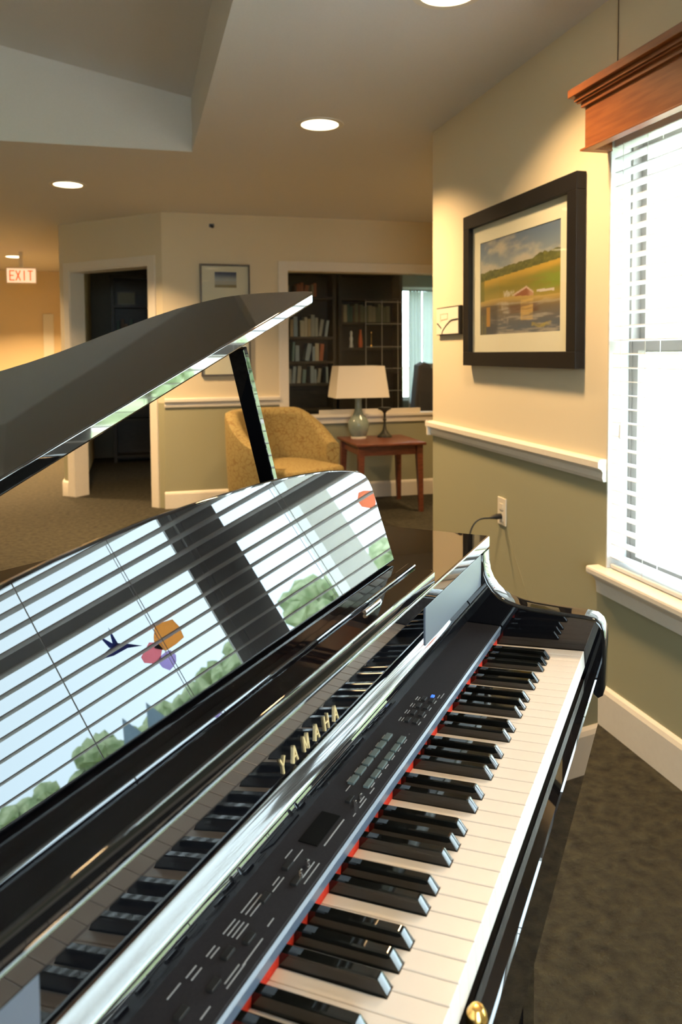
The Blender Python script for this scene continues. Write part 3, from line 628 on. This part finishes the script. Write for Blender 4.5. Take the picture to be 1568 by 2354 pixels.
# ------------------------------------------------------------------ corridor: exit sign, pale panel
ex_ = thing('exit_sign', 'small lit exit sign hanging under the corridor ceiling', 'sign', (-1.20, 9.0, 2.10))
m_face = mat('exit_face', (.9, .7, .5), .5, emit=(1, .62, .38), estr=1.0); m_red = mat('exit_letter', (.8, .08, .02), .5, emit=(1, .10, .02), estr=1.1)
MB().box(-.155, .155, -.012, .012, -.085, .085, bev=.003).build('housing', M['plate'], ex_)
MB().box(-.145, .145, -.016, -.0125, -.075, .075).build('lit_face', m_face, ex_)
MB().box(-.02, .02, -.012, .012, .085, .257).build('mounting', M['plate'], ex_)
def letter(mb, ch_, x, z, w_, h, th, place):
    S = {'E': [((0, 0), (0, 1)), ((0, 1), (1, 1)), ((0, .5), (.8, .5)), ((0, 0), (1, 0))], 'X': [((0, 0), (1, 1)), ((0, 1), (1, 0))], 'I': [((.5, 0), (.5, 1))], 'T': [((.5, 0), (.5, 1)), ((0, 1), (1, 1))],
         'Y': [((0, 1), (.5, .45)), ((1, 1), (.5, .45)), ((.5, .45), (.5, 0))], 'A': [((0, 0), (.5, 1)), ((1, 0), (.5, 1)), ((.2, .35), (.8, .35))],
         'M': [((0, 0), (0, 1)), ((1, 0), (1, 1)), ((0, 1), (.5, .15)), ((1, 1), (.5, .15))], 'H': [((0, 0), (0, 1)), ((1, 0), (1, 1)), ((0, .5), (1, .5))]}
    for p, q in S[ch_]:
        a = Vector((x+p[0]*w_, z+p[1]*h)); b = Vector((x+q[0]*w_, z+q[1]*h)); d = (b-a).normalized(); n = Vector((-d.y, d.x))*th/2; a -= d*th*.45; b += d*th*.45
        place(mb, [(a.x-n.x, a.y-n.y), (b.x-n.x, b.y-n.y), (b.x+n.x, b.y+n.y), (a.x+n.x, a.y+n.y)])
mb = MB()
for i, c_ in enumerate('EXIT'): letter(mb, c_, -.115+i*.062, -.05, .042, .10, .013, lambda m_, p: m_.prism(p, -.018, -.0162, 'y'))
mb.build('exit_letters', m_red, ex_)
wp = MB().box(-.067, .067, -.01, .01, -.30, .30, bev=.004).build('wall_panel', mat('pale_panel', (.85, .80, .64), .5), loc=(-1.145, 10.988, 1.485)); tag(wp, 'tall narrow pale panel on the warm corridor wall beyond the doorway', 'panel')

# ------------------------------------------------------------------ downlights
def lamp_at(x, y, power, label, spread=125, lens=22):
    root = thing('ceiling_downlight', label, 'ceiling light', (x, y, CZ), group=None)
    MB().lathe([(.092, -.004), (.116, -.004), (.118, -.0005), (.118, .0), (.092, .0), (.092, -.004)], n=40, caps=False).build('trim_ring', M['trim'], root, smooth=True)
    MB().lathe([(.0, -.003), (.09, -.003), (.09, -.0005), (.0, -.0005)], n=40).build('lens', m_lens, root)
    ld = bpy.data.lights.new('downlight_bulb', 'AREA'); ld.shape = 'DISK'; ld.size = .17; ld.energy = power; ld.color = (1, .65, .32); ld.spread = rad(spread)
    lo = bpy.data.objects.new('downlight_bulb', ld); COL.objects.link(lo); lo.parent = root; lo.location = (0, 0, -.008)
    return root
m_lens = mat('lit_lens', (.9, .85, .7), .4, emit=(1, .80, .50), estr=5)
K = 41
LI = [(.885, 3.72, K*.75, 'lit round downlight nearest the corner of the right wall'), (-.42, 5.40, K*1.5, 'lit round downlight beyond the tray, at the left of the ceiling'),
      (-1.33, 9.45, K*3, 'small distant lit downlight in the corridor beside the exit sign'), (.955, 2.28, K*.48, 'lit round downlight above the framed landscape picture, just out of frame'),
      (1.0, .55, K*.2, 'added fill downlight over the piano bench side, out of view'), (2.45, 4.95, K*.5, 'added fill downlight in the alcove behind the corner, out of view'),  # bench-side and alcove downlights are unseen fill, added for the light
      (-1.6, 7.6, K*1.6, 'lit round downlight at the corridor mouth'), (-3.6, 5.2, K*.5, 'added fill downlight at the far left of the room, out of view'), (-3.6, 1.2, K*.7, 'added fill downlight at the near left of the room, out of view'),  # the two at the left of the room are added fill, out of view
      (-1.0, -1.2, K*.6, 'added fill downlight behind the viewer, out of view'), (-3.0, 9.0, K*2.4, 'lit round downlight deep in the corridor'), (2.2, 7.2, K*.22, 'added dim fill downlight inside the library above the metal grid, out of view')]  # downlights behind the viewer and in the library are added, unseen fill
for x, y, p, l in LI: lamp_at(x, y, p, l)

# ------------------------------------------------------------------ THE PIANO (local x along the keys to the treble, y to the rear)
PZ = .75; PX = rad(90-39.634)
pn = thing('digital_grand_piano', 'glossy black digital grand piano with raised lid and lit music desk', 'piano', (.6962, 1.0912, 0), PX)
pn['label'] = 'glossy black digital baby grand piano with raised lid and long keyboard'
XL, XR = -1.2225, 0.0
ZT = .165
def zz(pts): return [(p[0], p[1]+PZ) for p in pts]
# cheeks
arm = zz([(-.030, -.072), (-.033, -.06), (-.034, .02), (-.032, .036), (-.027, .048), (-.018, .055), (0, .0572), (.045, .0575), (.086, .0585), (.108, .061), (.125, .0655), (.139, .0725), (.150, .082), (.158, .093), (.164, .107), (.1665, .125), (.167, ZT-.022), (.24, ZT-.022), (.24, -.115), (.03, -.115)])
for a0, a1 in ((.002, .046), (XL-.046, XL-.004)): MB().prism(arm, a0, a1, 'x', bev=.0055, seg=4).build('cheek_arm', M['gloss'], pn, smooth=40)
# key bed and slip
MB().prism(zz([(-.0225, -.120), (-.0225, -.037), (-.0205, -.035), (-.005, -.035), (-.004, -.037), (-.004, -.120)]), XL-.003, XR+.0015, 'x').build('key_slip', M['gloss'], pn)
MB().box(XL-.04, XR+.04, .0, .5, PZ-.14, PZ-.048).build('key_bed', M['satin_black'], pn)
lk = MB().lathe([(.0, .0), (.0088, .0), (.0088, .006), (.0078, .012), (.005, .016), (.0, .0172)], n=24).build('lock', M['brass'], pn, smooth=True, loc=(-.722, -.0125, PZ-.0352)); lk['label'] = 'small brass lock on the key slip'
# body following the grand outline
RIM = [(-1.27, .24), (.046, .24), (.046, .58), (.035, .65), (.0, .70), (-.06, .728), (-.14, .742), (-.25, .752), (-.36, .764), (-.46, .785), (-.56, .825), (-.68, .90), (-.80, .975), (-.93, 1.02), (-1.06, 1.02), (-1.16, .97), (-1.235, .88), (-1.27, .78)]
MB().prism(RIM, PZ-.14, PZ+ZT-.0225, 'z', bev=.004).build('case', M['gloss'], pn, smooth=40)
TOP = [(XL-.048, .168), (.046, .168)] + [(x+(.004 if x > -.6 else 0), y+.004) for x, y in RIM[2:-1]] + [(XL-.048, .78)]
MB().prism(TOP, PZ+ZT-.022, PZ+ZT, 'z', bev=.003).build('case_top', M['gloss'], pn, smooth=40)
# fallboard (mirror like) and its rounded rail
MB().prism(zz([(.1951, .019), (.2055, .046), (.2185, .142), (.236, .142), (.236, .019)]), XL, XR, 'x').build('fallboard', M['gloss'], pn)
fb_ = [o for o in pn.children if o.name.startswith('fallboard')][-1] if False else bpy.data.objects['fallboard']
MB().prism(zz([(.207, .0450), (.1970, .0452), (.1940, .0460), (.1922, .0477), (.1916, .0499), (.1922, .0522), (.1940, .0546), (.1965, .0572), (.1992, .0600), (.2016, .0630), (.2034, .0655), (.2055, .0668), (.210, .0670)]), XL+.001, XR-.001, 'x').build('front_rail', M['rail'], fb_, smooth=25)
for a0, a1 in ((-.300, XR-.002), (XL+.002, -.980)): MB().box(a0, a1, .1705, .174, PZ+.088, PZ+.1425, bev=.001).build('end_panel', M['slate'], fb_)
# maker lettering on the fallboard
Lr = Matrix.Translation((0, .2085, PZ+.075)) @ Matrix.Rotation(rad(-7.7), 4, 'X')
xs = [-.640, -.615, -.590, -.565, -.541, -.517]
for i, c_ in enumerate('YAMAHA'):
    mb = MB(); letter(mb, c_, xs[i]+.0035, -.0035,   .0088, .0145, .0020, lambda m_, p: m_.prism(p, -.0010, .0008, 'y', rot=Lr)); mb.build('gold_letter', M['gold_letter'], fb_)
# red felt
MB().box(XL+.001, XR-.001, .1425, .1495, PZ-.022, PZ-.0005).build('felt_strip', M['felt'], pn)
# control panel
cp = MB().prism(zz([(.1397, .0085), (.1384, .0195), (.1405, .0217), (.2045, .0207), (.2045, .006), (.150, .006)]), XL+.001, XR-.001, 'x').build('control_panel', M['panel'], pn)
MB().prism(zz([(.1375, .0068), (.1352, .0196), (.1376, .0221), (.1383, .0200), (.1396, .0070)]), XL+.002, XR-.002, 'x').build('panel_edge_strip', M['panel_edge'], cp)
zp = PZ+.0217
MB().box(-.654, -.602, .1600, .1805, zp-.0008, zp+.0006, rot=None).build('display_screen', M['screen'], cp)
def btn(x, y, w_, d, m_='btn', h=.002): MB().box(x-w_/2, x+w_/2, y-d/2, y+d/2, zp-.001, zp+h, bev=.0005).build('button', M[m_], cp)
for i in range(6): btn(-.434-i*.0205, .1745, .0165, .0075)
for i in range(6): btn(-.434-i*.0205, .1565, .0165, .0065)
for i in range(4):
    for j in range(2): btn(-.318-i*.0215, .156+j*.011, .012, .006, 'btn_dark', .0022)
for x, y in ((-.705, .155), (-.735, .17), (-.780, .158), (-.800, .165), (-.690, .172), (-.83, .158), (-.86, .165), (-.572, .163)): btn(x, y, .012, .006, 'btn_dark', .0022)
for x in (-.566, -.580, -.683, -.697):
    MB().lathe([(.0, zp), (.0022, zp), (.0018, zp+.006), (.0, zp+.007)], x, .1535 if x > -.6 else .1555, 10).build('knob', M['chrome'], cp, smooth=True)
MB().box(-.3095, -.3035, .1565, .1605, zp, zp+.002).build('blue_lamp', M['led'], cp)
mb = MB()
def mk_(x, y, l, w_=.0009): mb.box(x-l/2, x+l/2, y-w_/2, y+w_/2, zp-.0002, zp+.0003)
rr = random.Random(4)
for i in range(4):
    for j in range(3): mk_(-.318-i*.0215+rr.uniform(-.001, .001), .1705+j*.0034, .010)
    mk_(-.320-i*.0215, .1505, .009)
mk_(-.302, .1515, .010); mk_(-.298, .1475, .016)
for x, l in ((-.547, .012), (-.572, .018), (-.594, .006)): mk_(x, .148, l)
mk_(-.566, .1515, .012); mk_(-.628, .1545, .045, .0012)
for x, y, l in ((-.675, .1795, .014), (-.675, .1705, .022), (-.690, .1525, .03), (-.690, .1475, .030), (-.712, .172, .012), (-.715, .168, .020)): mk_(x, y, l)
for k in range(3): mk_(-.745, .1795-k*.0045, .026); 
for k in range(4): mk_(-.775, .1800-k*.0042, .018)
mk_(-.757, .1515, .010); mk_(-.790, .1485, .030); mk_(-.815, .1515, .02); mk_(-.815, .1478, .026)
for k in range(2): mk_(-.803, .179-k*.004, .012); mk_(-.826, .181-k*.005, .013)
mk_(-.852, .150, .012); mk_(-.846, .182, .016); mk_(-.885, .178, .010); mk_(-.90, .150, .03)
for i in range(6): mk_(-.434-i*.0205, .1800, .010); mk_(-.434-i*.0205, .1515, .010)
mk_(-.553, .1735, .012)
mb.build('panel_print', M['mark'], cp)

# keys: 52 naturals, 36 sharps, on a bed that drops slightly to the rear
P_ = .0235; KT = rad(-4.1)
def has_black(j): return j >= 2 and (j % 7) in (2, 3, 4, 6, 0) and j <= 51
OFF = {2: .0023, 3: 0, 4: -.0023, 6: .0018, 0: -.0018}
KN = []
def add_bevel_top(t, off):
    ed = [e for e in t.edges if all(v.co.z > -1e-5 for v in e.verts)]
    bmesh.ops.bevel(t, geom=ed, offset=off, segments=2, profile=.5, affect='EDGES')
cache = {}
for k in range(52):
    xr, xl = -.00045, -P_+.00045          # local to the key's right boundary
    cutR = (OFF[k % 7]-.0064 if has_black(k) else None)      # black at boundary j=k (right side)
    cutL = (OFF[(k+1) % 7]+.0064 if has_black(k+1) else None)
    r2 = min(xr, cutR - .0004) if cutR is not None else xr
    l2 = max(xl, -P_ + cutL + .0004) if cutL is not None else xl
    key_ = (round(r2, 5), round(l2, 5))
    if key_ not in cache:
        pts = [(xl, 0), (xr, 0), (xr, .0475), (r2, .0475), (r2, .151), (l2, .151), (l2, .0475), (xl, .0475)]
        q = []
        for p in pts:
            if not q or (abs(p[0]-q[-1][0]) + abs(p[1]-q[-1][1])) > 1e-6: q.append(p)
        if abs(q[0][0]-q[-1][0]) + abs(q[0][1]-q[-1][1]) < 1e-6: q.pop()
        t = bmesh.new(); A = [t.verts.new((x, y, -.026)) for x, y in q]; B = [t.verts.new((x, y, 0)) for x, y in q]
        t.faces.new(A[::-1]); t.faces.new(B)
        for i in range(len(q)): t.faces.new((A[i], A[(i+1) % len(q)], B[(i+1) % len(q)], B[i]))
        bmesh.ops.recalc_face_normals(t, faces=t.faces); add_bevel_top(t, .0009)
        me = bpy.data.meshes.new('white_key'); t.to_mesh(me); t.free(); me.materials.append(M['white_key']); cache[key_] = me
    o = bpy.data.objects.new('white_key', cache[key_]); COL.objects.link(o); o.parent = pn; o.location = (-k*P_, 0, PZ); o.rotation_euler = (KT, 0, 0)
t = bmesh.new()
# sharp: side profile (y,z) with sloped nose, narrower at the top
sec = [(.0475, -.004, .0060), (.0478, .0010, .0060), (.0549, .0115, .0050), (.0562, .0121, .0047), (.0580, .0124, .0045), (.150, .0124, .0045)]
rows = []
for y, z, hw_ in sec:
    wb = .0062 if y > .048 else .0060
    rows.append([t.verts.new((-wb, y if y < .06 else y, -.004)), t.verts.new((-hw_-.0004, y, z-.0010)), t.verts.new((-hw_+.0010, y, z)), t.verts.new((hw_-.0010, y, z)), t.verts.new((hw_+.0004, y, z-.0010)), t.verts.new((wb, y, -.004))])
for A, B in zip(rows, rows[1:]):
    for i in range(5): t.faces.new((A[i], B[i], B[i+1], A[i+1]))
t.faces.new(rows[0]); t.faces.new(rows[-1][::-1]); bmesh.ops.recalc_face_normals(t, faces=t.faces)
bk = bpy.data.meshes.new('black_key'); t.to_mesh(bk); t.free(); bk.materials.append(M['black_key'])
for p in bk.polygons: p.use_smooth = True
try: bk.set_sharp_from_angle(angle=rad(24))
except Exception: pass
for j in range(2, 52):
    if has_black(j):
        o = bpy.data.objects.new('black_key', bk); COL.objects.link(o); o.parent = pn; o.location = (-j*P_+OFF[j % 7], 0, PZ); o.rotation_euler = (KT, 0, 0)

# music desk ledge, rail and curved desk board
LEDGE = [(-1.05, .168), (-.268, .168), (-.262, .174), (-.262, .222), (-.272, .262), (-1.05, .262), (-1.06, .222), (-1.06, .174)]
lg = MB().prism(LEDGE, PZ+ZT+.0003, PZ+.184, 'z', bev=.0025).build('desk_ledge', M['gloss'], pn, smooth=40)
MB().box(-1.04, -.258, .199, .2115, PZ+.1842, PZ+.1885, bev=.002).build('page_lip', M['gloss'], lg)
MB().tube([(-.470, .1885, PZ+.1865), (-.425, .1885, PZ+.1865), (-.418, .190, PZ+.1845)], .0024, 8).build('page_clip', M['chrome'], lg, smooth=True)
half = [(.0, .1655), (.06, .1652), (.12, .1635), (.18, .1600), (.24, .1553), (.28, .1505), (.315, .1448), (.34, .1388), (.352, .1330), (.3595, .1235), (.3635, .1100), (.3635, .0)]
outl = [(-.6125+x, z) for x, z in half] + [(-.6125-x, z) for x, z in half[::-1][:-1]]
Dm = Matrix.Translation((0, .2345, PZ+.187)) @ Matrix.Rotation(rad(-18.2), 4, 'X')
dk = MB().prism(outl, 0, .013, 'y', rot=Dm, bev=.003, seg=3).build('music_desk', M['desk'], pn, smooth=30)
# strut behind the desk
for x in (-.45, -.78): MB().tube([(x, .292, PZ+.29), (x, .36, PZ+ZT+.004)], .005, 8).build('desk_strut', M['brass'], dk)
# lid and prop
LID = [(-1.262, .515), (.045, .515), (.060, .522), (.066, .54), (.067, .63), (.062, .68), (.045, .72), (.014, .749), (-.03, .778), (-.083, .798), (-.15, .812), (-.217, .824), (-.289, .838), (-.34, .855), (-.40, .885), (-.48, .935), (-.58, 1.00), (-.72, 1.07), (-.88, 1.11), (-1.04, 1.10), (-1.16, 1.05), (-1.235, .96), (-1.262, .86)]
sl = .3325; t = bmesh.new()
A = [t.verts.new((x, y, PZ+.6075+sl*(x-.052)-.0205)) for x, y in LID]; B = [t.verts.new((x, y, PZ+.6075+sl*(x-.052))) for x, y in LID]
t.faces.new(A[::-1]); t.faces.new(B)
for i in range(len(LID)): t.faces.new((A[i], A[(i+1) % len(LID)], B[(i+1) % len(LID)], B[i]))
bmesh.ops.recalc_face_normals(t, faces=t.faces)
bmesh.ops.bevel(t, geom=[e for e in t.edges if (e.verts[0] in A) == (e.verts[1] in A)], offset=.003, segments=3, profile=.5, affect='EDGES')
mb = MB(); mb._add(t); mb.build('lid', M['lid'], pn, smooth=40)
Pm = Matrix.Translation((-.032, .55, PZ+ZT)) @ Matrix.Rotation(-math.atan(.414), 4, 'Y')
MB().box(-.007, .007, -.016, .016, .003, .362, rot=Pm, bev=.002).build('lid_prop', M['gloss'], pn)
# legs, casters, pedal lyre
for x, y in ((-1.17, .12), (-.055, .12), (-.75, .80)):
    lgg = MB().prism([(-.045, -.045), (.045, -.045), (.045, .045), (-.045, .045)], .07, PZ-.1405, 'z', bev=.006).build('leg', M['gloss'], pn, smooth=40, loc=(x, y, 0))
    MB().lathe([(.0, 0), (.022, .002), (.026, .02), (.026, .05), (.015, .069), (.0, .069)], n=18).build('caster', M['brass'], lgg, smooth=True)
ly = MB().box(-.72, -.69, .22, .25, .09, PZ-.141).box(-.535, -.505, .22, .25, .09, PZ-.141).box(-.73, -.495, .20, .30, .03, .09, bev=.005).build('pedal_lyre', M['gloss'], pn)
for x in (-.66, -.6125, -.565): MB().box(x-.012, x+.012, .08, .20, .045, .055, bev=.004).build('pedal', M['brass'], ly)

# ------------------------------------------------------------------ outdoors, seen mirrored in the desk
GZ = -1.3
mb = MB(); mb.box(XW+.8, 140, -90, 130, GZ-.1, GZ); o = mb.build('lawn', M['grass']); struct(o)
mb = MB(); mb.box(XW+.8, 6.5, -90, 9.0, GZ, GZ+.04); mb.box(-40, XW+.8, -60, -2.9, GZ-.1, GZ+.04); struct(mb.build('bounce_ground', M['bounce_ground']))  # pale ground added outside the windows to bounce daylight up to the ceiling
mb = MB(); mb.box(25, 27.0, -90, 130, GZ, GZ+.03); o = mb.build('path', M['path']); struct(o)
def tree(x, y, h, w_, label, sd):
    rr = random.Random(sd); root = thing('tree', label, 'tree', (x, y, GZ), group='trees across the lawn')
    MB().tube([(0, 0, 0), (.05, 0, h*.5), (0, .05, h*.8)], [.12, .09, .04], 8).build('trunk', M['bark'], root)
    mb = MB(); t = bmesh.new()
    for i in range(26):
        a, r = rr.uniform(0, 2*PI), rr.uniform(0, 1)*w_*.5; zc_ = h*rr.uniform(.42, .88); s_ = h*rr.uniform(.10, .20)
        g = bmesh.ops.create_icosphere(t, subdivisions=2, radius=s_, matrix=Matrix.Translation((r*math.cos(a), r*math.sin(a), zc_)))
        for v in g['verts']: v.co += Vector((rr.uniform(-1, 1), rr.uniform(-1, 1), rr.uniform(-1, 1)))*s_*.22
    mb._add(t); mb.build('crown', M['leaf'], root)
TR = [(31, 7.4, 2.5, 2.4), (32, 5.0, 2.4, 1.8), (34, 8.6, 2.6, 3), (29, 10.6, 3.3, 2.6), (30, 14.2, 3.0, 2.6), (33, 15.5, 2.9, 3), (36, 1.3, 2.7, 2.8), (34, -1.6, 2.3, 2.4), (40, 4.6, 2.4, 4), (42, -6, 3.0, 4), (38, 19, 3.4, 4), (45, 10, 3.4, 5)]
for i, (x, y, h, w_) in enumerate(TR): tree(x, y, h, w_, 'green leafy tree across the lawn, mirrored in the desk, %s from the right' % ORD[len(TR)-1-sorted(range(len(TR)), key=lambda k: TR[k][1]).index(i)], 40+i)
m_t = mat('blue_grey_canvas', (.14, .20, .25), .8)
for i, (y, l_) in enumerate(((2.4, 'blue-grey pointed tent on the lawn, left of its twin'), (3.35, 'blue-grey pointed tent on the lawn, right of its twin'))):
    rt = thing('garden_tent', l_, 'tent', (30.5, y, GZ)); MB().lathe([(.0, 0), (.42, 0), (.40, 1.7), (.36, 1.9), (.0, 2.75)], n=12).build('canopy', m_t, rt, smooth=True)
cr = thing('parked_car', 'pale car parked beyond the lawn', 'car', (28.5, 3.2, GZ), rad(90))
MB().prism([(-2, .35), (2, .35), (2.05, .75), (1.3, .95), (.8, 1.4), (-.9, 1.42), (-1.5, 1.0), (-2.05, .9)], -.8, .8, 'y', bev=.06).build('body', mat('silver_paint', (.6, .62, .66), .25, metal=.3), cr, smooth=40)
MB().prism([(1.12, 1.0), (.76, 1.36), (-.84, 1.38), (-1.3, 1.02)], -.815, .815, 'y').build('side_windows', M['screen'], cr)
for x in (-1.3, 1.3):
    for y in (-.75, .75): MB().lathe([(.0, -.09), (.3, -.09), (.32, -.05), (.32, .05), (.3, .09), (.0, .09)], n=20, rot=Matrix.Translation((x, y, .33)) @ Matrix.Rotation(PI/2, 4, 'X')).build('wheel', M['cable'], cr, smooth=True)
col = thing('porch_column', 'square white porch column just outside the window by the picture', 'column', (3.1, 2.07, GZ))
MB().box(-.10, .10, -.09, .09, 0, 3.9).build('shaft', M['vinyl'], col); MB().box(-.14, .14, -.13, .13, 0, .2).build('base', M['vinyl'], col)
# far backing shell so the library window sees daylight only
# ------------------------------------------------------------------ light from the sky
wd = bpy.data.worlds.new('World'); scn.world = wd; wd.use_nodes = True; nt = wd.node_tree; nt.nodes.clear()
ow = nt.nodes.new('ShaderNodeOutputWorld'); bg = nt.nodes.new('ShaderNodeBackground'); tcn = nt.nodes.new('ShaderNodeTexCoord'); sp = nt.nodes.new('ShaderNodeSeparateXYZ'); rp = nt.nodes.new('ShaderNodeValToRGB')
rp.color_ramp.elements[0].position = 0; rp.color_ramp.elements[0].color = (.68, .86, 1, 1); rp.color_ramp.elements[1].position = .5; rp.color_ramp.elements[1].color = (.80, .93, 1, 1)
nt.links.new(tcn.outputs['Generated'], sp.inputs[0]); nt.links.new(sp.outputs['Z'], rp.inputs[0]); nt.links.new(rp.outputs[0], bg.inputs[0]); nt.links.new(bg.outputs[0], ow.inputs[0])
bg.inputs['Strength'].default_value = 17.0
def portal(loc, rot, sx, sy):
    l = bpy.data.lights.new('daylight_portal', 'AREA'); l.shape = 'RECTANGLE'; l.size = sx; l.size_y = sy; l.cycles.is_portal = True
    o = bpy.data.objects.new('daylight_portal', l); COL.objects.link(o); o.location = loc; o.rotation_euler = rot
portal(((FX0+FX1)/2, FY-.14, 1.27), (rad(90), 0, 0), FX1-FX0, 1.5)
portal((3.67, 9.72, 1.35), (rad(-90), 0, 0), .9, 1.5)
for y0, y1 in (WA, WB): portal((XW+T+.02, (y0+y1)/2, (WZ0+WZ1)/2), (0, rad(90), 0), WZ1-WZ0, y1-y0)

vs = scn.view_settings; vs.view_transform = 'Standard'; vs.look = 'None'; vs.gamma = 1; vs.use_curve_mapping = False; vs.exposure = 0.0
scn.cycles.max_bounces = 10; scn.cycles.glossy_bounces = 6; scn.cycles.transparent_max_bounces = 16; scn.cycles.sample_clamp_indirect = 6
